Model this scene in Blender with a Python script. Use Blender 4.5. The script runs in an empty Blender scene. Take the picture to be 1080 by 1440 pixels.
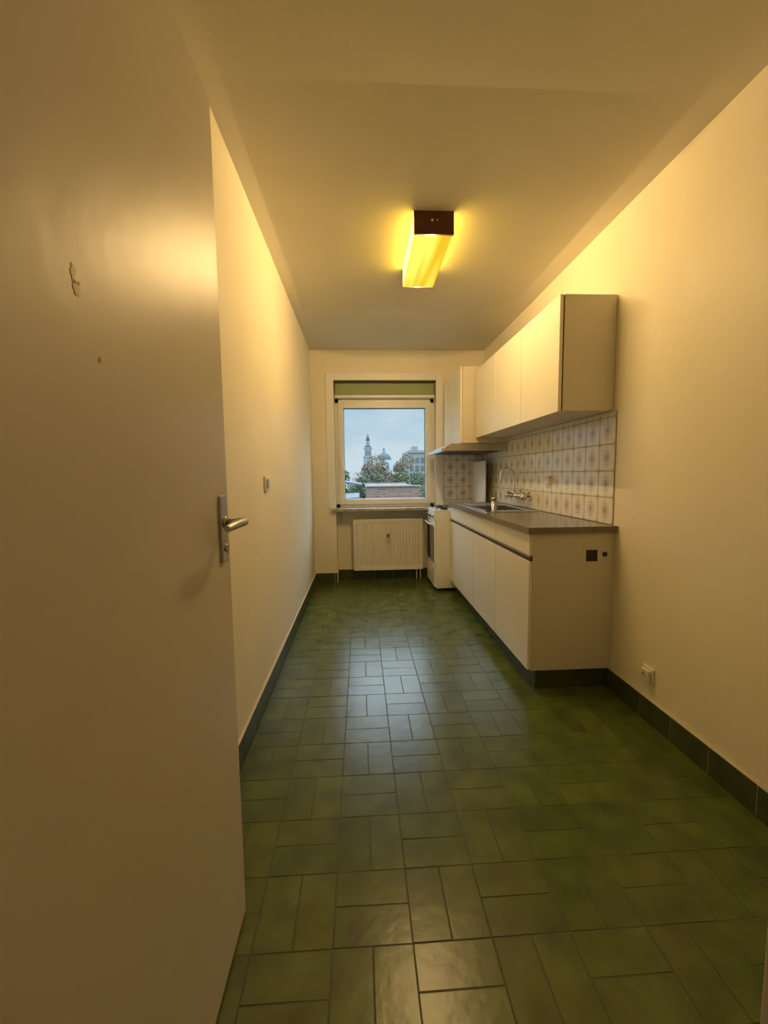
import bpy, bmesh, math, random
from mathutils import Vector, Matrix, noise
random.seed(7)
S = bpy.context.scene
COL = S.collection

# ------------------------------------------------------------ materials
def mat(name, color, rough=0.5, metal=0.0, noise_amt=0.0, nscale=5.0, bump=0.0, bscale=60.0, spec=0.5, coat=0.0, attr=None):
    m = bpy.data.materials.new(name); m.use_nodes = True
    nt = m.node_tree; b = nt.nodes['Principled BSDF']
    b.inputs['Base Color'].default_value = (*color, 1)
    b.inputs['Roughness'].default_value = rough
    b.inputs['Metallic'].default_value = metal
    b.inputs['Specular IOR Level'].default_value = spec
    b.inputs['Coat Weight'].default_value = coat
    b.inputs['Coat Roughness'].default_value = 0.1
    tc = nt.nodes.new('ShaderNodeTexCoord')
    if noise_amt > 0 or attr:
        n = nt.nodes.new('ShaderNodeTexNoise'); n.inputs['Scale'].default_value = nscale
        n.inputs['Detail'].default_value = 5
        nt.links.new(tc.outputs['Object'], n.inputs['Vector'])
        mr = nt.nodes.new('ShaderNodeMapRange')
        mr.inputs['From Min'].default_value = 0.3; mr.inputs['From Max'].default_value = 0.7
        mr.inputs['To Min'].default_value = 1 - noise_amt; mr.inputs['To Max'].default_value = 1 + noise_amt
        nt.links.new(n.outputs['Fac'], mr.inputs['Value'])
        mul = nt.nodes.new('ShaderNodeVectorMath'); mul.operation = 'SCALE'
        mul.inputs[0].default_value = color
        nt.links.new(mr.outputs['Result'], mul.inputs['Scale'])
        out = mul.outputs['Vector']
        if attr:
            a = nt.nodes.new('ShaderNodeAttribute'); a.attribute_name = attr
            m2 = nt.nodes.new('ShaderNodeVectorMath'); m2.operation = 'MULTIPLY'
            nt.links.new(out, m2.inputs[0]); nt.links.new(a.outputs['Color'], m2.inputs[1])
            out = m2.outputs['Vector']
        nt.links.new(out, b.inputs['Base Color'])
    if bump > 0:
        n2 = nt.nodes.new('ShaderNodeTexNoise'); n2.inputs['Scale'].default_value = bscale
        n2.inputs['Detail'].default_value = 3
        nt.links.new(tc.outputs['Object'], n2.inputs['Vector'])
        bp = nt.nodes.new('ShaderNodeBump'); bp.inputs['Strength'].default_value = bump
        bp.inputs['Distance'].default_value = 0.01
        nt.links.new(n2.outputs['Fac'], bp.inputs['Height'])
        nt.links.new(bp.outputs['Normal'], b.inputs['Normal'])
    return m

M_wall = mat('wall_paint', (0.83, 0.78, 0.65), 0.5, noise_amt=0.03, nscale=2.5, bump=0.14, bscale=25, spec=.3)
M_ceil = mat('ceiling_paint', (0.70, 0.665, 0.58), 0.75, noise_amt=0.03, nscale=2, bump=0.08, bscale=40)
M_door = mat('door_paint', (0.62, 0.57, 0.49), 0.40, noise_amt=0.03, nscale=3, bump=0.10, bscale=14, spec=.4)
M_doorEdge = mat('door_edge', (0.62, 0.57, 0.47), 0.5)
M_stain = mat('stain_paint', (0.66, 0.52, 0.28), 0.5, noise_amt=0.2, nscale=60)
M_stain2 = mat('stain_dark', (0.38, 0.27, 0.13), 0.5)
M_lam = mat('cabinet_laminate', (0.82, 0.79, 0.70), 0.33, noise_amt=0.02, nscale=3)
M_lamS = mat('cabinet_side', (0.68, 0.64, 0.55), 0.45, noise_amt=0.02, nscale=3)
M_darkgap = mat('dark_edge', (0.06, 0.035, 0.015), 0.5)
M_alu = mat('aluminium', (0.5, 0.48, 0.45), 0.35, 1.0)
M_steel = mat('stainless', (0.60, 0.59, 0.57), 0.22, 1.0, bump=0.02, bscale=80)
M_chrome = mat('chrome', (0.75, 0.74, 0.72), 0.12, 1.0)
M_top = mat('worktop', (0.19, 0.165, 0.12), 0.22, noise_amt=0.12, nscale=40)
M_white = mat('white_enamel', (0.84, 0.83, 0.79), 0.25)
M_pvc = mat('white_pvc', (0.84, 0.84, 0.81), 0.35)
M_rad = mat('radiator_enamel', (0.82, 0.79, 0.70), 0.4)
M_black = mat('black_plastic', (0.012, 0.012, 0.012), 0.4)
M_ovenglass = mat('oven_glass', (0.02, 0.022, 0.025), 0.08)
M_stone = mat('sill_marble', (0.42, 0.39, 0.34), 0.25, noise_amt=0.35, nscale=25)
M_greenbox = mat('blind_green', (0.30, 0.38, 0.19), 0.5)
M_wood = mat('lamp_wood', (0.09, 0.028, 0.012), 0.35, noise_amt=0.3, nscale=20)
M_plastic = mat('switch_plastic', (0.78, 0.75, 0.66), 0.35)
M_grout = mat('grout', (0.085, 0.098, 0.035), 0.7)
M_floor = mat('floor_tile', (0.084, 0.115, 0.021), 0.27, noise_amt=0.30, nscale=9, bump=0.09, bscale=22, attr='tilecol', spec=0.5)
M_base = mat('baseboard_tile', (0.050, 0.068, 0.023), 0.5, noise_amt=0.25, nscale=14)
M_caulk = mat('grout_light', (0.62, 0.58, 0.48), 0.8)

def tile_motif():
    m = bpy.data.materials.new('wall_tile_motif'); m.use_nodes = True
    nt = m.node_tree; b = nt.nodes['Principled BSDF']; L = nt.links
    b.inputs['Roughness'].default_value = 0.18
    uv = nt.nodes.new('ShaderNodeUVMap'); uv.uv_map = 'UVMap'
    sp = nt.nodes.new('ShaderNodeSeparateXYZ'); L.new(uv.outputs['UV'], sp.inputs[0])
    def M(op, a, b_=None, clamp=False):
        n = nt.nodes.new('ShaderNodeMath'); n.operation = op; n.use_clamp = clamp
        for i, v in enumerate((a, b_)):
            if v is None: continue
            if isinstance(v, (int, float)): n.inputs[i].default_value = v
            else: L.new(v, n.inputs[i])
        return n.outputs[0]
    u = M('SUBTRACT', sp.outputs[0], 0.5); v = M('SUBTRACT', sp.outputs[1], 0.5)
    au = M('ABSOLUTE', u); av = M('ABSOLUTE', v)
    r = M('SQRT', M('ADD', M('MULTIPLY', u, u), M('MULTIPLY', M('MULTIPLY', v, .8), M('MULTIPLY', v, .8))))
    ang = M('ARCTAN2', v, u)
    pet = M('MULTIPLY', M('COSINE', M('MULTIPLY', ang, 8)), 0.03)
    rr = M('ADD', r, pet)
    ros = M('LESS_THAN', rr, 0.16)
    ring = M('MULTIPLY', M('LESS_THAN', rr, 0.25), M('GREATER_THAN', rr, 0.19))
    core = M('LESS_THAN', r, 0.05)
    stem = M('MULTIPLY', M('LESS_THAN', au, 0.028), M('GREATER_THAN', av, 0.24))
    cu = M('SUBTRACT', au, 0.5); cv = M('SUBTRACT', av, 0.5)
    corner = M('LESS_THAN', M('ADD', M('ABSOLUTE', cu), M('ABSOLUTE', cv)), 0.12)
    s = M('ADD', M('ADD', M('MULTIPLY', ros, 0.55), M('MULTIPLY', core, 0.4)), M('ADD', M('MULTIPLY', ring, 0.35), M('ADD', M('MULTIPLY', stem, 0.4), M('MULTIPLY', corner, 0.35))), True)
    mx = nt.nodes.new('ShaderNodeMix'); mx.data_type = 'RGBA'
    mx.inputs['A'].default_value = (0.80, 0.78, 0.74, 1); mx.inputs['B'].default_value = (0.24, 0.19, 0.14, 1)
    L.new(s, mx.inputs['Factor']); L.new(mx.outputs['Result'], b.inputs['Base Color'])
    return m
M_tile = tile_motif()

def glass_mat():
    m = bpy.data.materials.new('window_glass'); m.use_nodes = True
    nt = m.node_tree; nt.nodes.clear()
    o = nt.nodes.new('ShaderNodeOutputMaterial'); mx = nt.nodes.new('ShaderNodeMixShader'); mx.inputs[0].default_value = 0.012
    t = nt.nodes.new('ShaderNodeBsdfTransparent'); g = nt.nodes.new('ShaderNodeBsdfGlossy'); g.inputs['Roughness'].default_value = 0.02
    nt.links.new(t.outputs[0], mx.inputs[1]); nt.links.new(g.outputs[0], mx.inputs[2]); nt.links.new(mx.outputs[0], o.inputs[0])
    return m
M_glass = glass_mat()

def diffuser_mat(name, strength, c0, c1):
    m = bpy.data.materials.new(name); m.use_nodes = True
    nt = m.node_tree; nt.nodes.clear()
    o = nt.nodes.new('ShaderNodeOutputMaterial')
    e = nt.nodes.new('ShaderNodeEmission')
    tc = nt.nodes.new('ShaderNodeTexCoord'); mp = nt.nodes.new('ShaderNodeMapping'); mp.inputs['Scale'].default_value = (16, 1.2, 1)
    n = nt.nodes.new('ShaderNodeTexNoise'); n.inputs['Scale'].default_value = 1.0; n.inputs['Detail'].default_value = 1
    cr = nt.nodes.new('ShaderNodeValToRGB')
    cr.color_ramp.elements[0].position = 0.35; cr.color_ramp.elements[0].color = (*c0, 1)
    cr.color_ramp.elements[1].position = 0.65; cr.color_ramp.elements[1].color = (*c1, 1)
    nt.links.new(tc.outputs['Object'], mp.inputs[0]); nt.links.new(mp.outputs[0], n.inputs['Vector'])
    nt.links.new(n.outputs['Fac'], cr.inputs[0]); nt.links.new(cr.outputs[0], e.inputs[0])
    e.inputs[1].default_value = strength
    nt.links.new(e.outputs[0], o.inputs[0])
    return m
M_diff = diffuser_mat('lamp_diffuser', 1.5, (.62, .40, .015), (1.0, .74, .10))
M_diffS = diffuser_mat('lamp_diffuser_side', 10, (1, .60, .06), (1, .60, .06))

# ------------------------------------------------------------ helpers
def link(o, parent=None):
    COL.objects.link(o)
    if parent: o.parent = parent
    return o
def empty(name, loc=(0, 0, 0)):
    e = bpy.data.objects.new(name, None); e.empty_display_size = 0.05
    COL.objects.link(e); return e
def boxes(name, lst, mats, bevel=0.0, parent=None, segs=2):
    if not isinstance(mats, (list, tuple)): mats = [mats]
    bm = bmesh.new()
    for t in lst:
        x0, x1, y0, y1, z0, z1 = t[:6]; mi = t[6] if len(t) > 6 else 0
        b2 = bmesh.new()
        bmesh.ops.create_cube(b2, size=1)
        for v in b2.verts:
            v.co = Vector(((x0+x1)/2 + v.co.x*(x1-x0), (y0+y1)/2 + v.co.y*(y1-y0), (z0+z1)/2 + v.co.z*(z1-z0)))
        if bevel > 0:
            bv = min(bevel, 0.4*min(x1-x0, y1-y0, z1-z0))
            bmesh.ops.bevel(b2, geom=b2.edges[:], offset=bv, segments=segs, affect='EDGES', profile=0.5)
        for f in b2.faces: f.material_index = mi
        me = bpy.data.meshes.new('t'); b2.to_mesh(me); b2.free(); bm.from_mesh(me); bpy.data.meshes.remove(me)
    me = bpy.data.meshes.new(name); bm.to_mesh(me); bm.free()
    for m in mats: me.materials.append(m)
    return link(bpy.data.objects.new(name, me), parent)
def cyl(name, p0, p1, r0, r1, m, parent=None, segs=24, bevel=0.0):
    p0 = Vector(p0); p1 = Vector(p1); d = p1-p0
    bm = bmesh.new()
    bmesh.ops.create_cone(bm, cap_ends=True, cap_tris=False, segments=segs, radius1=r0, radius2=r1, depth=d.length)
    if bevel > 0:
        es = [e for e in bm.edges if abs(e.verts[0].co.z-e.verts[1].co.z) < 1e-6]
        bmesh.ops.bevel(bm, geom=es, offset=bevel, segments=2, affect='EDGES')
    R = d.to_track_quat('Z', 'Y').to_matrix().to_4x4(); R.translation = (p0+p1)/2
    bmesh.ops.transform(bm, matrix=R, verts=bm.verts)
    for f in bm.faces: f.smooth = len(f.verts) == 4
    me = bpy.data.meshes.new(name); bm.to_mesh(me); bm.free(); me.materials.append(m)
    return link(bpy.data.objects.new(name, me), parent)
def tube(name, pts, r, m, parent=None, radii=None):
    cu = bpy.data.curves.new(name, 'CURVE'); cu.dimensions = '3D'; cu.bevel_depth = r; cu.bevel_resolution = 5; cu.use_fill_caps = True
    sp = cu.splines.new('NURBS'); sp.points.add(len(pts)-1); sp.use_endpoint_u = True; sp.order_u = 3; sp.resolution_u = 10
    for i, p in enumerate(pts):
        sp.points[i].co = (*p, 1)
        if radii: sp.points[i].radius = radii[i]
    cu.materials.append(m)
    tmp = bpy.data.objects.new(name+'_c', cu); COL.objects.link(tmp)
    dg = bpy.context.evaluated_depsgraph_get()
    me = bpy.data.meshes.new_from_object(tmp.evaluated_get(dg)); bpy.data.objects.remove(tmp)
    for p in me.polygons: p.use_smooth = True
    me.name = name
    return link(bpy.data.objects.new(name, me), parent)
def prism(name, prof, axis, a0, a1, m, parent=None):
    bm = bmesh.new(); r = []
    for a in (a0, a1):
        vs = []
        for p in prof:
            if axis == 'y': co = (p[0], a, p[1])
            elif axis == 'x': co = (a, p[0], p[1])
            else: co = (p[0], p[1], a)
            vs.append(bm.verts.new(co))
        r.append(vs)
    bm.faces.new(r[0]); bm.faces.new(list(reversed(r[1])))
    n = len(prof)
    for i in range(n): bm.faces.new([r[0][i], r[1][i], r[1][(i+1) % n], r[0][(i+1) % n]])
    bmesh.ops.recalc_face_normals(bm, faces=bm.faces)
    me = bpy.data.meshes.new(name); bm.to_mesh(me); bm.free(); me.materials.append(m)
    return link(bpy.data.objects.new(name, me), parent)

XL, XR, YB, ZC = -0.50, 1.31, 4.45, 2.43
YF = 0.25

# ------------------------------------------------------------ floor (basket weave)
def build_floor():
    V = []; F = []; C = []; MI = []
    W = 0.197; ox, oy = -0.087, 0.93; g = 0.0011; ch = 0.0013
    def tile(x0, x1, y0, y1):
        x0 += g; x1 -= g; y0 += g; y1 -= g
        x0 = max(x0, XL); x1 = min(x1, XR); y0 = max(y0, -1.55); y1 = min(y1, 4.6)
        if x1-x0 < 0.004 or y1-y0 < 0.004: return
        k = len(V)
        tx = random.uniform(-.0012, .0012); ty = random.uniform(-.0012, .0012)
        cx, cy = (x0+x1)/2, (y0+y1)/2
        for (a, b, z) in ((x0, y0, -.003), (x1, y0, -.003), (x1, y1, -.003), (x0, y1, -.003)): V.append((a, b, z))
        for (a, b) in ((x0+ch, y0+ch), (x1-ch, y0+ch), (x1-ch, y1-ch), (x0+ch, y1-ch)):
            V.append((a, b, (a-cx)*tx*5+(b-cy)*ty*5))
        c = random.uniform(0.91, 1.09); w = random.uniform(-.05, .05)
        col = (c*(1+w), c, c*(1-w), 1)
        F.append((k+4, k+5, k+6, k+7)); C.append(col); MI.append(0)
        for i in range(4):
            F.append((k+i, k+(i+1) % 4, k+4+(i+1) % 4, k+4+i)); C.append(tuple(0.9*q for q in col[:3])+(1,)); MI.append(0)
    for i in range(-4, 9):
        for j in range(-14, 20):
            x0 = ox+i*W; y0 = oy+j*W
            if (i+j) % 2 == 0:
                tile(x0, x0+W, y0, y0+W/2); tile(x0, x0+W, y0+W/2, y0+W)
            else:
                tile(x0, x0+W/2, y0, y0+W); tile(x0+W/2, x0+W, y0, y0+W)
    k = len(V)
    for z in (-.0010, -.1):
        for (a, b) in ((XL-.1, -1.6), (XR+.1, -1.6), (XR+.1, 4.75), (XL-.1, 4.75)): V.append((a, b, z))
    for f in ((0, 1, 2, 3), (7, 6, 5, 4), (0, 4, 5, 1), (1, 5, 6, 2), (2, 6, 7, 3), (3, 7, 4, 0)):
        F.append(tuple(k+q for q in f)); C.append((1, 1, 1, 1)); MI.append(1)
    me = bpy.data.meshes.new('floor'); me.from_pydata(V, [], F)
    me.materials.append(M_floor); me.materials.append(M_grout)
    ca = me.color_attributes.new('tilecol', 'FLOAT_COLOR', 'CORNER')
    for p in me.polygons:
        p.material_index = MI[p.index]
        for li in p.loop_indices: ca.data[li].color = C[p.index]
    me.update()
    link(bpy.data.objects.new('floor', me))
build_floor()

# ------------------------------------------------------------ shell
boxes('ceiling', [(XL-.12, XR+.12, -1.7, 4.75, ZC, ZC+.12)], M_ceil)
boxes('wall_left', [(XL-.12, XL, -1.7, 4.75, -.1, ZC)], M_wall)
boxes('wall_right', [(XR, XR+.12, -1.7, 4.75, -.1, ZC)], M_wall)
WX0, WX1, WZ0, WZ1 = -0.265, 0.80, 0.80, 2.125
boxes('wall_back', [(XL, WX0, YB, 4.75, 0, ZC), (WX1, XR, YB, 4.75, 0, ZC), (WX0, WX1, YB, 4.75, WZ1, ZC),
                    (WX0, WX1, 4.60, 4.75, 0, WZ0-.03)], M_wall)
boxes('wall_front', [(XL, -.37, YF-.15, YF, 0, ZC), (-.37, .54, YF-.15, YF, 2.02, ZC), (.54, XR, YF-.15, YF+.2, 0, ZC)], M_wall)
boxes('wall_hall', [(XL, XR, -1.7, -1.6, 0, ZC)], M_wall)
boxes('trim_door', [(.50, .54, YF-.16, YF+.2025, 0, 2.06), (-.39, -.365, YF-.16, YF-.002, 0, 2.06), (-.365, .50, YF-.16, YF+.01, 2.0, 2.06)], M_door, .003)
boxes('trim_window', [(-.345, WX0, YB-.014, YB+.03, .80, 2.20), (WX1, .88, YB-.014, YB+.03, .80, 2.20), (WX0, WX1, YB-.014, YB+.03, WZ1, 2.20)], M_pvc, .003)

def baseboard(name, runs):
    L = []
    h = .108
    for (axis, fx, a0, a1, th) in runs:
        a = a0
        while a < a1-1e-4:
            b = min(a+.197, a1)
            lo, hi = min(fx, fx+th), max(fx, fx+th)
            if axis == 'y': L.append((lo, hi, a+.001, b-.001, .0, h, 0))
            else: L.append((a+.001, b-.001, lo, hi, .0, h, 0))
            a = b
        lo, hi = min(fx, fx+th*.85), max(fx, fx+th*.85)
        if axis == 'y': L.append((lo, hi, a0, a1, .0, h+.004, 1))
        else: L.append((a0, a1, lo, hi, .0, h+.004, 1))
    boxes(name, L, [M_base, M_caulk], .0015, segs=1)
baseboard('baseboard_left', [('y', XL, YF, YB, .012)])
baseboard('baseboard_right', [('y', XR, YF+.2, 2.10, -.012)])
baseboard('baseboard_back', [('x', YB, XL+.012, WX0, -.012), ('y', WX0, YB, 4.588, .012), ('x', 4.60, WX0+.012, WX1, -.012)])

# ------------------------------------------------------------ window
w = empty('window_1')
fy0, fy1 = 4.56, 4.64
boxes('frame', [(WX0, WX0+.045, fy0, fy1, WZ0, 1.955), (WX1-.045, WX1, fy0, fy1, WZ0, 1.955),
                (WX0, WX1, fy0, fy1, WZ0, WZ0+.04), (WX0, WX1, fy0, fy1, 1.91, 1.955)], M_pvc, .004, w)
sx0, sx1, sz0, sz1 = WX0+.035, WX1-.035, WZ0+.032, 1.918
boxes('sash', [(sx0, sx0+.06, fy0-.02, fy1-.01, sz0, sz1), (sx1-.06, sx1, fy0-.02, fy1-.01, sz0, sz1),
               (sx0+.06, sx1-.06, fy0-.02, fy1-.01, sz0, sz0+.06), (sx0+.06, sx1-.06, fy0-.02, fy1-.01, sz1-.06, sz1)], M_pvc, .006, w)
boxes('gasket', [(sx0+.057, sx0+.063, fy0-.0, fy1-.03, sz0+.06, sz1-.06), (sx1-.063, sx1-.057, fy0, fy1-.03, sz0+.06, sz1-.06),
                 (sx0+.06, sx1-.06, fy0, fy1-.03, sz0+.057, sz0+.063), (sx0+.06, sx1-.06, fy0, fy1-.03, sz1-.063, sz1-.057)], M_black, 0, w)
boxes('glass_pane', [(sx0+.05, sx1-.05, 4.598, 4.602, sz0+.05, sz1-.05)], M_glass, 0, w)
boxes('window_handle_plate', [(sx0+.02, sx0+.042, fy0-.03, fy0-.02, 1.27, 1.33)], M_pvc, .003, w)
boxes('window_handle_lever', [(sx0+.022, sx0+.04, fy0-.05, fy0-.032, 1.19, 1.31)], M_pvc, .006, w)
rb = empty('roller_shutter_box')
boxes('housing', [(WX0+.005, WX1-.005, 4.50, 4.74, 1.985, WZ1-.005)], M_greenbox, .012, rb)
boxes('bottom_rail', [(WX0+.005, WX1-.005, 4.485, 4.60, 1.957, 1.985)], M_pvc, .004, rb)
boxes('top_cover', [(WX0+.005, WX1-.005, 4.49, 4.50, 2.105, 2.115)], M_darkgap, .002, rb)
boxes('window_sill', [(-.315, WX1+.0, 4.385, 4.60, .770, .80)], M_stone, .005)

# ------------------------------------------------------------ radiator
rd = empty('radiator')
rx0, rx1, rz0, rz1, ry = -.085, .66, .12, .675, 4.475
def corr():
    bm = bmesh.new(); n = 22; pitch = (rx1-rx0-.03)/n
    xs = []
    for i in range(n):
        x = rx0+.015+i*pitch
        xs += [(x, 0), (x+pitch*.18, .009), (x+pitch*.5, .009), (x+pitch*.68, 0)]
    xs.append((rx1-.015, 0))
    xs = [(rx0, 0)]+xs+[(rx1, 0)]
    zs = [(rz0+.01, 1.0), (rz0+.035, 1.0), (rz0+.05, 0), (rz1-.06, 0), (rz1-.045, 1), (rz1-.02, 1)]
    g = [[bm.verts.new((x, ry+d*(1-k), z)) for (x, d) in xs] for (z, k) in zs]
    for a in range(len(zs)-1):
        for b in range(len(xs)-1):
            bm.faces.new([g[a][b], g[a][b+1], g[a+1][b+1], g[a+1][b]])
    me = bpy.data.meshes.new('front_panel'); bm.to_mesh(me); bm.free(); me.materials.append(M_rad)
    link(bpy.data.objects.new('front_panel', me), rd)
corr()
boxes('panel_body', [(rx0, rx1, ry+.010, ry+.02, rz0+.01, rz1-.02), (rx0, rx1, ry+.06, ry+.075, rz0+.01, rz1-.02),
                     (rx0-.003, rx0+.004, ry-.004, ry+.078, rz0, rz1), (rx1-.004, rx1+.003, ry-.004, ry+.078, rz0, rz1),
                     (rx0, rx1, ry-.004, ry+.004, rz1-.025, rz1), (rx0, rx1, ry-.004, ry+.004, rz0, rz0+.014)], M_rad, .002, rd)
boxes('top_grille', [(rx0+.012+i*.0335, rx0+.03+i*.0335, ry+.004, ry+.072, rz1-.008, rz1-.002) for i in range(21)]+[(rx0, rx1, ry+.03, ry+.036, rz1-.008, rz1-.001)], M_rad, 0, rd)
boxes('wall_bracket', [(rx0+.1, rx0+.13, ry+.07, 4.60, .3, .55), (rx1-.13, rx1-.1, ry+.07, 4.60, .3, .55)], M_rad, 0, rd)
M_meter = mat('meter_plastic', (.62, .52, .38), .4)
boxes('heat_meter', [(.268, .302, ry-.026, ry, .415, .53)], M_meter, .005, rd)
boxes('heat_meter_display', [(.275, .295, ry-.0275, ry-.025, .485, .51)], M_black, 0, rd)
cyl('pipe', (rx1-.02, ry+.045, .0), (rx1-.02, ry+.045, rz0+.02), .008, .008, M_rad, rd)
cyl('pipe_return', (rx1-.06, ry+.045, .0), (rx1-.06, ry+.045, rz0+.02), .008, .008, M_rad, rd)

# ------------------------------------------------------------ door
d = empty('door_1')
DX = -.322
boxes('leaf', [(DX-.04, DX, YF, 1.033, .01, 1.985)], M_door, .002, d)
boxes('edge_strip', [(DX-.038, DX-.002, 1.032, 1.0345, .012, 1.983)], M_doorEdge, 0, d)
boxes('handle_plate', [(DX-.0005, DX+.007, .962, 1.003, .952, 1.108)], M_alu, .003, d)
boxes('latch_plate', [(DX-.032, DX-.010, 1.033, 1.036, .93, 1.10)], M_alu, 0, d)
cyl('lever_stem', (DX+.005, .985, 1.045), (DX+.045, .985, 1.045), .009, .008, M_alu, d)
cyl('lever_rose', (DX+.005, .985, 1.045), (DX+.012, .985, 1.045), .014, .013, M_alu, d)
tube('lever', [(DX+.035, .986, 1.045), (DX+.052, .984, 1.046), (DX+.056, .96, 1.047), (DX+.054, .92, 1.047), (DX+.050, .88, 1.045), (DX+.048, .868, 1.043)], .0095, M_alu, d, [1, 1.05, 1, .95, .9, .75])
cyl('key_cylinder', (DX+.005, .985, .985), (DX+.011, .985, .985), .009, .009, M_alu, d)
boxes('keyhole', [(DX+.0105, DX+.0115, .984, .986, .972, .992)], M_black, 0, d)
for k, z in enumerate((.22, 1.0, 1.76)):
    cyl('hinge_%d' % (k+1), (DX-.0, YF+.0, z), (DX-.0, YF+.0, z+.09), .008, .008, M_alu, d)
def patch(name, y, z, sy, sz, seed, m=None, o=.0006):
    bm = bmesh.new(); vs = []
    rn = random.Random(seed)
    for i in range(22):
        a = i/22*math.tau; r = .75+rn.uniform(-.22, .22)
        vs.append(bm.verts.new((DX+o, y+math.cos(a)*sy*r, z+math.sin(a)*sz*r)))
    bm.faces.new(vs)
    me = bpy.data.meshes.new(name); bm.to_mesh(me); bm.free(); me.materials.append(m or M_stain)
    link(bpy.data.objects.new(name, me), d)
patch('paint_chip_a', .517, 1.383, .006, .013, 1)
patch('paint_chip_b', .521, 1.367, .010, .009, 4)
patch('paint_chip_d', .525, 1.374, .003, .003, 5, M_stain2, .0009)
patch('paint_chip_c', .556, 1.297, .003, .005, 9, M_stain2)

# ------------------------------------------------------------ ceiling lamp
lp = empty('ceiling_lamp')
lx0, lx1, ly0, ly1, lz0 = .285, .475, 2.165, 2.735, 2.325
boxes('diffuser', [(lx0, lx1, ly0, ly1, lz0, lz0+.003)], M_diff, 0, lp)
boxes('diffuser_sides', [(lx0, lx0+.003, ly0, ly1, lz0+.003, ZC-.004), (lx1-.003, lx1, ly0, ly1, lz0+.003, ZC-.004)], M_diffS, 0, lp)
boxes('end_cap', [(lx0-.004, lx1+.004, ly0-.016, ly0, lz0-.004, ZC)], M_wood, .003, lp)
boxes('end_cap_far', [(lx0-.004, lx1+.004, ly1, ly1+.016, lz0-.004, ZC)], M_wood, .003, lp)
cyl('cap_screw_1', (.37, ly0-.019, 2.385), (.37, ly0-.015, 2.385), .006, .006, M_chrome, lp)
cyl('cap_screw_2', (.395, ly0-.019, 2.385), (.395, ly0-.015, 2.385), .004, .004, M_chrome, lp)
N = 6
for i in range(N):
    ld = bpy.data.lights.new('tube_light', 'POINT'); ld.energy = 6.8; ld.color = (1.0, .65, .27); ld.shadow_soft_size = 0.0
    lo = bpy.data.objects.new('tube_light_%d' % (i+1), ld); lo.location = ((lx0+lx1)/2, ly0+(i+.5)*(ly1-ly0)/N, 2.311); link(lo, lp)
hp = empty('hall_fill_light')  # unseen fill light added behind the camera to brighten door and near ceiling
cyl('fill_rose', (.2, -.8, 2.36), (.2, -.8, ZC), .06, .06, M_plastic, hp)  # made-up ceiling mount for the added fill
ld = bpy.data.lights.new('hall_fill_point', 'POINT'); ld.energy = 5; ld.color = (1.0, .74, .45); ld.shadow_soft_size = 0.3
lo = bpy.data.objects.new('hall_fill_point', ld); lo.location = (.1, -.9, 1.95); link(lo, hp)

# ------------------------------------------------------------ base cabinets
bc = empty('kitchen_base_cabinet')
CY0, CY1 = 2.08, 4.0; FX = .857
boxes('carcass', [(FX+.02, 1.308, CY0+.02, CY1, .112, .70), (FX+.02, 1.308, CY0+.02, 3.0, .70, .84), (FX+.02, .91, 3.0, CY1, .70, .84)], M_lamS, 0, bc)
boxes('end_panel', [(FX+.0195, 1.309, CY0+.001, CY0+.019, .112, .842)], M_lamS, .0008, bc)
ys = [CY0, 2.62, 3.15, CY1]
boxes('doors', [(FX, FX+.0185, ys[i]+(.0 if i == 0 else .0025), ys[i+1]-.0025, .118, .695) for i in range(3)], M_lam, .002, bc)
boxes('drawer_fronts', [(FX, FX+.0185, ys[i]+(.0 if i == 0 else .0025), ys[i+1]-.0025, .728, .838) for i in range(0, 3)], M_lam, .002, bc)
boxes('grip_channel', [(FX+.010, FX+.019, CY0+.005, CY1, .69, .73, 0), (FX-.003, FX+.012, CY0+.003, CY1, .718, .727, 1)], [M_darkgap, M_alu], 0, bc)
boxes('door_gaps', [(FX+.012, FX+.0195, y-.004, y+.004, .12, .835) for y in ys[1:3]], M_darkgap, 0, bc)
boxes('plinth', [(.913, 1.30, 2.108, CY1, .0, .1125)], M_base, .001, bc)
boxes('cutout_square', [(1.158, 1.218, CY0-.0004, CY0+.002, .690, .750)], M_black, 0, bc)
cyl('cutout_hole', (1.257, CY0-.0004, .726), (1.257, CY0+.002, .726), .014, .014, M_black, bc)
bx0, bx1, by0, by1 = .93, 1.22, 3.05, 3.50
boxes('worktop', [(.845, 1.3095, 2.062, by0, .842, .874), (.845, 1.3095, by1, CY1, .842, .874), (.845, bx0, by0, by1, .842, .874), (bx1, 1.3095, by0, by1, .842, .874)], M_top, 0, bc)
boxes('worktop_edge', [(.841, .8455, 2.060, CY1, .841, .8745), (.841, 1.309, 2.057, 2.0625, .841, .8745)], M_top, .001, bc)

# ------------------------------------------------------------ sink
sk = empty('kitchen_sink')
zt = .8745
boxes('rim', [(.885, bx0, 2.90, 3.88, zt, zt+.005), (bx1, 1.262, 2.90, 3.88, zt, zt+.005), (bx0, bx1, 2.90, by0, zt, zt+.005), (bx0, bx1, by1, 3.88, zt, zt+.004)], M_steel, .001, sk)
boxes('bowl', [(bx0, bx0+.003, by0, by1, .715, zt+.003), (bx1-.003, bx1, by0, by1, .715, zt+.003), (bx0, bx1, by0, by0+.003, .715, zt+.003),
               (bx0, bx1, by1-.003, by1, .715, zt+.003), (bx0, bx1, by0, by1, .712, .716)], M_steel, 0, sk)
boxes('drainer_ribs', [(.95+.03*i, .958+.03*i, 3.53, 3.85, zt+.004, zt+.008) for i in range(9)], M_steel, .001, sk)
cyl('drain', (1.07, 3.27, .7155), (1.07, 3.27, .719), .035, .033, M_chrome, sk)
cyl('overflow_standpipe', (1.0, 3.10, .716), (1.0, 3.10, .955), .018, .018, M_chrome, sk, bevel=.003)
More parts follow.
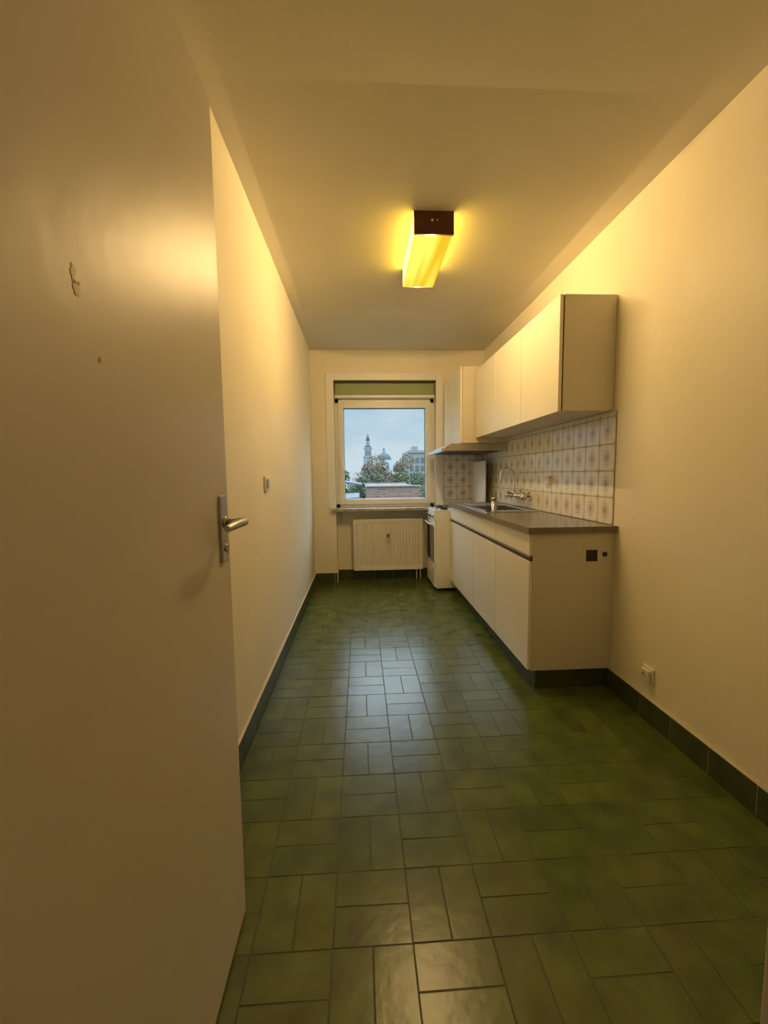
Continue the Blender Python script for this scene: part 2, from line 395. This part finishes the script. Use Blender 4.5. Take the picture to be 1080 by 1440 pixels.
cyl('standpipe_cap', (1.0, 3.10, .955), (1.0, 3.10, .972), .023, .021, M_chrome, sk, bevel=.004)

# ------------------------------------------------------------ faucet
fc = empty('wall_mounted_faucet')
cyl('body', (1.225, 3.13, .975), (1.225, 3.40, .975), .019, .019, M_chrome, fc, bevel=.004)
for k, y in enumerate((3.17, 3.36)):
    cyl('wall_union_%d' % (k+1), (1.225, y, .975), (1.303, y, .975), .014, .014, M_chrome, fc)
    cyl('escutcheon_%d' % (k+1), (1.292, y, .975), (1.302, y, .975), .03, .034, M_chrome, fc)
for k, (y, s) in enumerate(((3.13, -1), (3.40, 1))):
    cyl('handle_stem_%d' % (k+1), (1.225, y, .975), (1.225, y+s*.03, .975), .010, .010, M_chrome, fc)
    for q in range(3):
        a = q*math.pi/3+.3
        dx, dz = math.cos(a)*.03, math.sin(a)*.03
        cyl('handle_%d_spoke_%d' % (k+1, q+1), (1.225-dx, y+s*.035, .975-dz), (1.225+dx, y+s*.035, .975+dz), .009, .009, M_chrome, fc, bevel=.002)
    cyl('handle_hub_%d' % (k+1), (1.225, y+s*.022, .975), (1.225, y+s*.05, .975), .017, .015, M_chrome, fc, bevel=.002)
cyl('spout_collar', (1.215, 3.265, .975), (1.215, 3.265, 1.015), .015, .012, M_chrome, fc)
tube('spout', [(1.215, 3.265, .99), (1.215, 3.265, 1.08), (1.21, 3.265, 1.15), (1.18, 3.262, 1.19), (1.14, 3.26, 1.19), (1.105, 3.258, 1.165), (1.10, 3.257, 1.12), (1.10, 3.257, 1.09)], .010, M_chrome, fc)

# ------------------------------------------------------------ backsplash tiles
def tilewall(name, plane, a0, a1, z0, z1, fixed, th, T=.14):
    V = []; F = []; UV = []; MI = []
    g = .0012
    def P(a, z, o):
        return (fixed-o, a, z) if plane == 'x' else (a, fixed-o, z)
    a = a0
    while a < a1-1e-4:
        b = min(a+T, a1); z = z0
        while z < z1-1e-4:
            c = min(z+T, z1); k = len(V)
            fu = (b-a)/T; fv = (c-z)/T
            tl = random.uniform(-.0003, .0003)
            V.extend([P(a+g, z+g, 0), P(b-g, z+g, 0), P(b-g, c-g, 0), P(a+g, c-g, 0)])
            e = g+.0016
            V.extend([P(a+e, z+e, th+tl), P(b-e, z+e, th), P(b-e, c-e, th-tl), P(a+e, c-e, th)])
            F.append((k+4, k+5, k+6, k+7)); UV.append([(0, 0), (fu, 0), (fu, fv), (0, fv)]); MI.append(0)
            for i in range(4):
                F.append((k+i, k+(i+1) % 4, k+4+(i+1) % 4, k+4+i)); UV.append([(.3, 0.1)]*4); MI.append(0)
            z = c
        a = b
    k = len(V); o = th*.55
    V.extend([P(a0, z0, o), P(a1, z0, o), P(a1, z1, o), P(a0, z1, o), P(a0, z0, 0), P(a1, z0, 0), P(a1, z1, 0), P(a0, z1, 0)])
    for f in ((0, 1, 2, 3), (0, 4, 5, 1), (1, 5, 6, 2), (2, 6, 7, 3), (3, 7, 4, 0)):
        F.append(tuple(k+q for q in f)); UV.append([(0, 0)]*4); MI.append(1)
    me = bpy.data.meshes.new(name); me.from_pydata(V, [], F)
    uvl = me.uv_layers.new(name='UVMap')
    me.materials.append(M_tile); me.materials.append(mat('tile_grout', (.42, .38, .32), .8))
    for p in me.polygons:
        p.material_index = MI[p.index]
        for q, li in enumerate(p.loop_indices): uvl.data[li].uv = UV[p.index][q]
    want = Vector((-1, 0, 0)) if plane == 'x' else Vector((0, -1, 0))
    me.update()
    if me.polygons[0].normal.dot(want) < 0: me.flip_normals()
    link(bpy.data.objects.new(name, me))
tilewall('backsplash_tiles', 'x', 2.10, 4.44, .8755, 1.4635, XR-.0003, .007)
tilewall('trim_back_wall_tiles', 'y', .885, 1.30, .8755, 1.42, YB-.0003, .007)

# ------------------------------------------------------------ wall cabinets
wc = empty('kitchen_wall_cabinet')
UZ0, UZ1 = 1.465, 2.04
uy = [2.13, 2.64, 3.14, 3.67]
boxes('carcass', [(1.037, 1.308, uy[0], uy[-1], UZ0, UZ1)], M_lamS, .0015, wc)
boxes('gap_strip', [(1.031, 1.037, uy[0]+.003, uy[-1]-.004, UZ0+.004, UZ1-.004)], M_darkgap, 0, wc)
boxes('doors', [(1.013, 1.031, uy[i]+.0025, uy[i+1]-.0025, UZ0-.003, UZ1) for i in range(3)], M_lam, .002, wc)
boxes('side_hook', [(1.050, 1.072, uy[0]-.004, uy[0], 1.755, 1.760), (1.060, 1.063, uy[0]-.010, uy[0], 1.755, 1.775)], M_plastic, .001, wc)
wc2 = empty('kitchen_wall_cabinet')
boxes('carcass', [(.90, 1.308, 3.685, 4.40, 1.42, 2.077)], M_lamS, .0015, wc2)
boxes('doors', [(.88, .898, 3.687, 4.04, 1.42, 2.077), (.88, .898, 4.044, 4.398, 1.42, 2.077)], M_lam, .002, wc2)

hd = empty('range_hood')
prism('canopy', [(.73, 1.352), (.73, 1.372), (.80, 1.417), (1.30, 1.417), (1.30, 1.352)], 'y', 3.69, 4.40, M_alu, hd)
boxes('front_rail', [(.712, .732, 3.685, 4.405, 1.345, 1.375)], M_steel, .003, hd)
boxes('filter', [(.78, 1.25, 3.74, 4.35, 1.347, 1.353)], M_darkgap, 0, hd)

# ------------------------------------------------------------ stove
st = empty('gas_stove')
gx, gy0, gy1, gz = .705, 4.005, 4.438, .80
boxes('body', [(gx+.02, 1.20, gy0, gy1, .03, gz-.012)], M_white, .004, st)
boxes('feet', [(gx+.04, gx+.08, gy0+.02, gy0+.05, 0, .03), (gx+.04, gx+.08, gy1-.05, gy1-.02, 0, .03), (1.12, 1.16, gy0+.02, gy0+.05, 0, .03), (1.12, 1.16, gy1-.05, gy1-.02, 0, .03)], M_black, 0, st)
boxes('hob', [(gx, 1.20, gy0-.002, gy1, gz-.014, gz)], M_white, .005, st)
boxes('control_panel', [(gx, gx+.022, gy0, gy1, .70, gz-.016)], M_white, .003, st)
for i in range(5):
    y = gy0+.06+i*.078
    cyl('knob_%d' % (i+1), (gx, y, .742), (gx-.022, y, .742), .016, .013, M_black if i % 2 else M_alu, st, bevel=.002)
boxes('oven_door', [(gx, gx+.02, gy0+.002, gy1-.002, .25, .692)], M_white, .004, st)
boxes('oven_window', [(gx-.002, gx+.002, gy0+.022, gy1-.022, .285, .635)], M_ovenglass, .001, st)
tube('oven_handle', [(gx, gy0+.04, .662), (gx-.03, gy0+.04, .662), (gx-.034, gy0+.07, .662), (gx-.034, gy1-.07, .662), (gx-.03, gy1-.04, .662), (gx, gy1-.04, .662)], .007, M_white, st)
boxes('drawer', [(gx, gx+.02, gy0+.002, gy1-.002, .045, .242)], M_white, .004, st)
for i, (x, y) in enumerate(((.82, 4.11), (.82, 4.33), (1.06, 4.11), (1.06, 4.33))):
    cyl('burner_%d' % (i+1), (x, y, gz), (x, y, gz+.014), .04, .034, M_black, st)
    boxes('grate_%d' % (i+1), [(x-.08, x+.08, y-.003, y+.003, gz+.018, gz+.026), (x-.003, x+.003, y-.08, y+.08, gz+.018, gz+.026),
                              (x-.08, x-.074, y-.003, y+.003, gz, gz+.02), (x+.074, x+.08, y-.003, y+.003, gz, gz+.02)], M_black, 0, st)
boxes('lid', [(1.195, 1.21, gy0+.0, gy1-.0, gz+.005, gz+.475)], M_white, .004, st)

# ------------------------------------------------------------ switch + outlets
sw = empty('light_switch')
boxes('plate', [(XL, XL+.012, 2.20, 2.27, 1.07, 1.15)], M_plastic, .003, sw)
boxes('rocker', [(XL+.012, XL+.019, 2.213, 2.257, 1.085, 1.135)], M_alu, .003, sw)
def outlet(y, z, s=.036):
    o = empty('power_outlet')
    fx = XR if z < .8 else XR-.0075
    boxes('plate', [(fx-.011, fx, y-s, y+s, z-s, z+s)], M_plastic, .003, o)
    boxes('collar', [(fx-.026, fx-.011, y-s*.72, y+s*.72, z-s*.72, z+s*.72)], M_plastic, .004, o)
    cyl('recess', (fx-.0265, y, z), (fx-.0255, y, z), .019, .019, M_lamS, o)
    for q in (-1, 1):
        cyl('pin_hole_%d' % (1 if q < 0 else 2), (fx-.0272, y+q*.009, z), (fx-.0262, y+q*.009, z), .003, .003, M_black, o, segs=10)
    cyl('earth_pin', (fx-.032, y, z+.010), (fx-.0262, y, z+.010), .0025, .0025, M_chrome, o, segs=10)
outlet(1.785, .222)
outlet(2.83, 1.10, .034)

# ------------------------------------------------------------ exterior
M_ground = mat('ground_grass', (.10, .12, .06), .9, noise_amt=.3, nscale=.2)
M_stoneB = mat('tower_stone', (.17, .20, .225), .9, noise_amt=.1, nscale=.5)
M_slate = mat('slate_roof', (.06, .085, .10), .9)
def brick():
    m = mat('brick_facade', (.3, .2, .15), .9)
    nt = m.node_tree; b = nt.nodes['Principled BSDF']
    tc = nt.nodes.new('ShaderNodeTexCoord'); mp = nt.nodes.new('ShaderNodeMapping'); mp.inputs['Rotation'].default_value = (math.radians(90), 0, 0)
    br = nt.nodes.new('ShaderNodeTexBrick'); br.inputs['Scale'].default_value = 3.0; br.inputs['Mortar Size'].default_value = .02
    br.inputs['Color1'].default_value = (.17, .10, .075, 1); br.inputs['Color2'].default_value = (.11, .065, .05, 1); br.inputs['Mortar'].default_value = (.22, .18, .15, 1)
    nt.links.new(tc.outputs['Object'], mp.inputs[0]); nt.links.new(mp.outputs[0], br.inputs[0]); nt.links.new(br.outputs[0], b.inputs['Base Color'])
    return m
M_brick = brick()
M_leafA = mat('foliage_green', (.05, .068, .03), .8, noise_amt=.4, nscale=.8)
M_leafB = mat('foliage_autumn', (.11, .08, .05), .8, noise_amt=.4, nscale=.8)
M_bark = mat('bark', (.06, .05, .04), .9)
GZ = -9.0
boxes('street_ground', [(-250, 250, 6, 400, GZ-.5, GZ)], M_ground)
ct = empty('church_tower')
tx, ty = 5.5, 300
boxes('shaft', [(tx-3.2, tx+3.2, ty-3, ty+3, GZ, 14), (tx-2.6, tx+2.6, ty-2.5, ty+2.5, 14, 20), (tx-3.5, tx+3.5, ty-3.3, ty+3.3, 13.4, 14.2), (tx-3.0, tx+3.0, ty-2.9, ty+2.9, 19.6, 20.4)], M_stoneB, 0, ct)
boxes('belfry_openings', [(tx-1.6, tx-.4, ty-2.6, ty-2.4, 15, 18.5), (tx+.4, tx+1.6, ty-2.6, ty-2.4, 15, 18.5), (tx-.8, tx+.8, ty-3.1, ty-2.9, 7, 11)], M_slate, 0, ct)
cyl('cupola', (tx, ty, 20.2), (tx, ty, 23), 2.6, 1.2, M_slate, ct, 8)
cyl('lantern', (tx, ty, 23), (tx, ty, 25.3), 1.1, 1.1, M_stoneB, ct, 8)
cyl('spire', (tx, ty, 25.3), (tx, ty, 30.5), 1.5, .05, M_slate, ct, 8)
dm = empty('church_dome')
dx_, dy_ = 16.8, 300
cyl('drum', (dx_, dy_, GZ), (dx_, dy_, 11.5), 5.4, 5.4, M_stoneB, dm, 24)
bm = bmesh.new(); bmesh.ops.create_uvsphere(bm, u_segments=24, v_segments=12, radius=5.3)
for v in bm.verts: v.co = Vector((dx_+v.co.x, dy_+v.co.y, 11.5+max(v.co.z, -1)))
me = bpy.data.meshes.new('dome_shell'); bm.to_mesh(me); bm.free(); me.materials.append(M_slate); link(bpy.data.objects.new('dome_shell', me), dm)
cyl('dome_lantern', (dx_, dy_, 16.6), (dx_, dy_, 18.3), 1.0, .9, M_stoneB, dm, 12)
cyl('dome_finial', (dx_, dy_, 18.3), (dx_, dy_, 20.5), .9, .05, M_slate, dm, 12)
ab = empty('apartment_building')
M_conc = mat('concrete_facade', (.17, .17, .165), .85, noise_amt=.1, nscale=.6)
boxes('blocks', [(9.0, 13.5, 80, 90, GZ, 5.6), (8.2, 9.0, 80.5, 88, GZ, 4.4), (10.2, 11.2, 82, 85, 5.6, 6.6), (13.5, 26, 80, 90, GZ, 4.6), (9.0, 13.5, 79.8, 80, 5.2, 5.7), (14, 20, 84, 88, 4.6, 5.6)], M_conc, 0, ab)
boxes('window_panes', [(9.4+i*1.05, 10.1+i*1.05, 79.94, 80.05, -1.2+j*1.5, -.2+j*1.5) for i in range(4) for j in range(4)], M_slate, 0, ab)
bb = empty('brick_building')
boxes('facade', [(.2, 2.1, 15, 20, GZ, .72)], M_brick, 0, bb)
boxes('parapet', [(.15, 2.15, 14.95, 15.15, .72, .77), (.15, 2.15, 19.85, 20.05, .72, .77)], M_conc, 0, bb)
rf = empty('shed_roof')
prism('roof_slope', [(-3.0, .30), (-.05, .52), (-.05, .45), (-3.0, .2)], 'y', 12, 15, M_slate, rf)
prism('roof_upper', [(-3.0, 1.3), (.05, .80), (.05, .74), (-3.0, 1.22)], 'y', 16, 19, M_slate, rf)
boxes('walls', [(-3.0, -.1, 12.2, 19, GZ, .35)], M_conc, 0, rf)

def tree(x, y, ztop, crown_r, leafmat, nl, seed):
    rnd = random.Random(seed)
    t = empty('tree')
    bm = bmesh.new()
    zc = ztop-crown_r*.9
    def cone(p, q, r0, r1):
        dd = q-p; R = dd.to_track_quat('Z', 'Y').to_matrix().to_4x4(); R.translation = (p+q)/2
        bmesh.ops.create_cone(bm, cap_ends=True, segments=6, radius1=r0, radius2=r1, depth=dd.length, matrix=R)
    cone(Vector((x, y, GZ)), Vector((x, y, zc)), .3, .16)
    for i in range(16):
        a = rnd.uniform(0, math.tau); e = rnd.uniform(.1, 1.4); r = crown_r*rnd.uniform(.6, 1.0)
        p = Vector((x, y, zc-rnd.uniform(0, crown_r*.8)))
        q = Vector((x+math.cos(a)*math.cos(e)*r, y+math.sin(a)*math.cos(e)*r, zc+math.sin(e)*r*.9))
        cone(p, q, .07, .02)
    me = bpy.data.meshes.new('trunk'); bm.to_mesh(me); bm.free(); me.materials.append(M_bark); link(bpy.data.objects.new('trunk', me), t)
    V = []; F = []
    lobes = [(Vector((rnd.gauss(0, .45), rnd.gauss(0, .45), rnd.gauss(0, .4)))*crown_r, rnd.uniform(.3, .5)*crown_r) for _ in range(12)]
    for i in range(nl):
        c, r = rnd.choice(lobes)
        v = Vector((rnd.gauss(0, 1), rnd.gauss(0, 1), rnd.gauss(0, 1))).normalized()*r*rnd.uniform(.6, 1.0)
        p = Vector((x, y, zc))+c+v
        u = Vector((rnd.gauss(0, 1), rnd.gauss(0, 1), rnd.gauss(0, 1))).normalized(); w_ = u.orthogonal().normalized()
        s = rnd.uniform(.07, .15); k = len(V)
        V += [p-u*s, p+w_*s*.6, p+u*s, p-w_*s*.6]; F.append((k, k+1, k+2, k+3))
    me = bpy.data.meshes.new('leaves'); me.from_pydata(V, [], F); me.materials.append(leafmat); link(bpy.data.objects.new('leaves', me), t)
tree(.2, 44, 1.6, 2.2, M_leafA, 3500, 1)
tree(2.2, 46, 2.4, 2.2, M_leafB, 3500, 2)
tree(4.0, 42, 2.2, 2.1, M_leafB, 3500, 3)
tree(5.6, 45, 1.2, 1.9, M_leafA, 3000, 4)
tree(-2.2, 44, 1.0, 2.0, M_leafA, 2500, 5)
tree(3.1, 26, .7, 1.1, M_leafA, 2500, 6)
tree(1.6, 34, .9, 1.6, M_leafA, 3000, 8)

# ------------------------------------------------------------ world
wd = bpy.data.worlds.new('overcast_sky'); S.world = wd; wd.use_nodes = True
nt = wd.node_tree; bg = nt.nodes['Background']
tc = nt.nodes.new('ShaderNodeTexCoord'); sp = nt.nodes.new('ShaderNodeSeparateXYZ'); nt.links.new(tc.outputs['Generated'], sp.inputs[0])
cr = nt.nodes.new('ShaderNodeValToRGB'); e = cr.color_ramp.elements
e[0].position = 0.0; e[0].color = (.60, .72, .78, 1); e[1].position = .45; e[1].color = (.46, .60, .72, 1)
k = e.new(.06); k.color = (.52, .68, .77, 1); k = e.new(.16); k.color = (.38, .58, .72, 1)
n = nt.nodes.new('ShaderNodeTexNoise'); n.inputs['Scale'].default_value = 5; n.inputs['Detail'].default_value = 5
mp = nt.nodes.new('ShaderNodeMapping'); mp.inputs['Scale'].default_value = (1, 1, 3)
nt.links.new(tc.outputs['Generated'], mp.inputs[0]); nt.links.new(mp.outputs[0], n.inputs['Vector'])
mx = nt.nodes.new('ShaderNodeMix'); mx.data_type = 'RGBA'
mr = nt.nodes.new('ShaderNodeMapRange'); mr.inputs['From Min'].default_value = .42; mr.inputs['From Max'].default_value = .65; mr.inputs['To Max'].default_value = .7
nt.links.new(n.outputs['Fac'], mr.inputs['Value']); nt.links.new(mr.outputs[0], mx.inputs['Factor'])
nt.links.new(sp.outputs[2], cr.inputs[0]); nt.links.new(cr.outputs[0], mx.inputs['A']); mx.inputs['B'].default_value = (.62, .75, .81, 1)
nt.links.new(mx.outputs['Result'], bg.inputs[0])
zr = nt.nodes.new('ShaderNodeMapRange'); zr.interpolation_type = 'SMOOTHSTEP'
zr.inputs['From Min'].default_value = .17; zr.inputs['From Max'].default_value = .40
zr.inputs['To Min'].default_value = 1.0; zr.inputs['To Max'].default_value = 8.0
nt.links.new(sp.outputs[2], zr.inputs['Value']); nt.links.new(zr.outputs[0], bg.inputs[1])

# ------------------------------------------------------------ camera
cd = bpy.data.cameras.new('camera'); cd.sensor_fit = 'VERTICAL'; cd.sensor_height = 36; cd.lens = 36*590/1440; cd.clip_start = .02; cd.clip_end = 1000
cam = bpy.data.objects.new('camera', cd); COL.objects.link(cam)
r = Vector((.9984, -.0556, -.01195)); up = Vector((.0168, .0877, .9960)); bk = Vector((-.0543, -.9946, .0884))
m = Matrix(((r.x, up.x, bk.x, 0), (r.y, up.y, bk.y, 0), (r.z, up.z, bk.z, 1.15), (0, 0, 0, 1)))
cam.matrix_world = m
S.camera = cam
S.view_settings.view_transform = 'Standard'
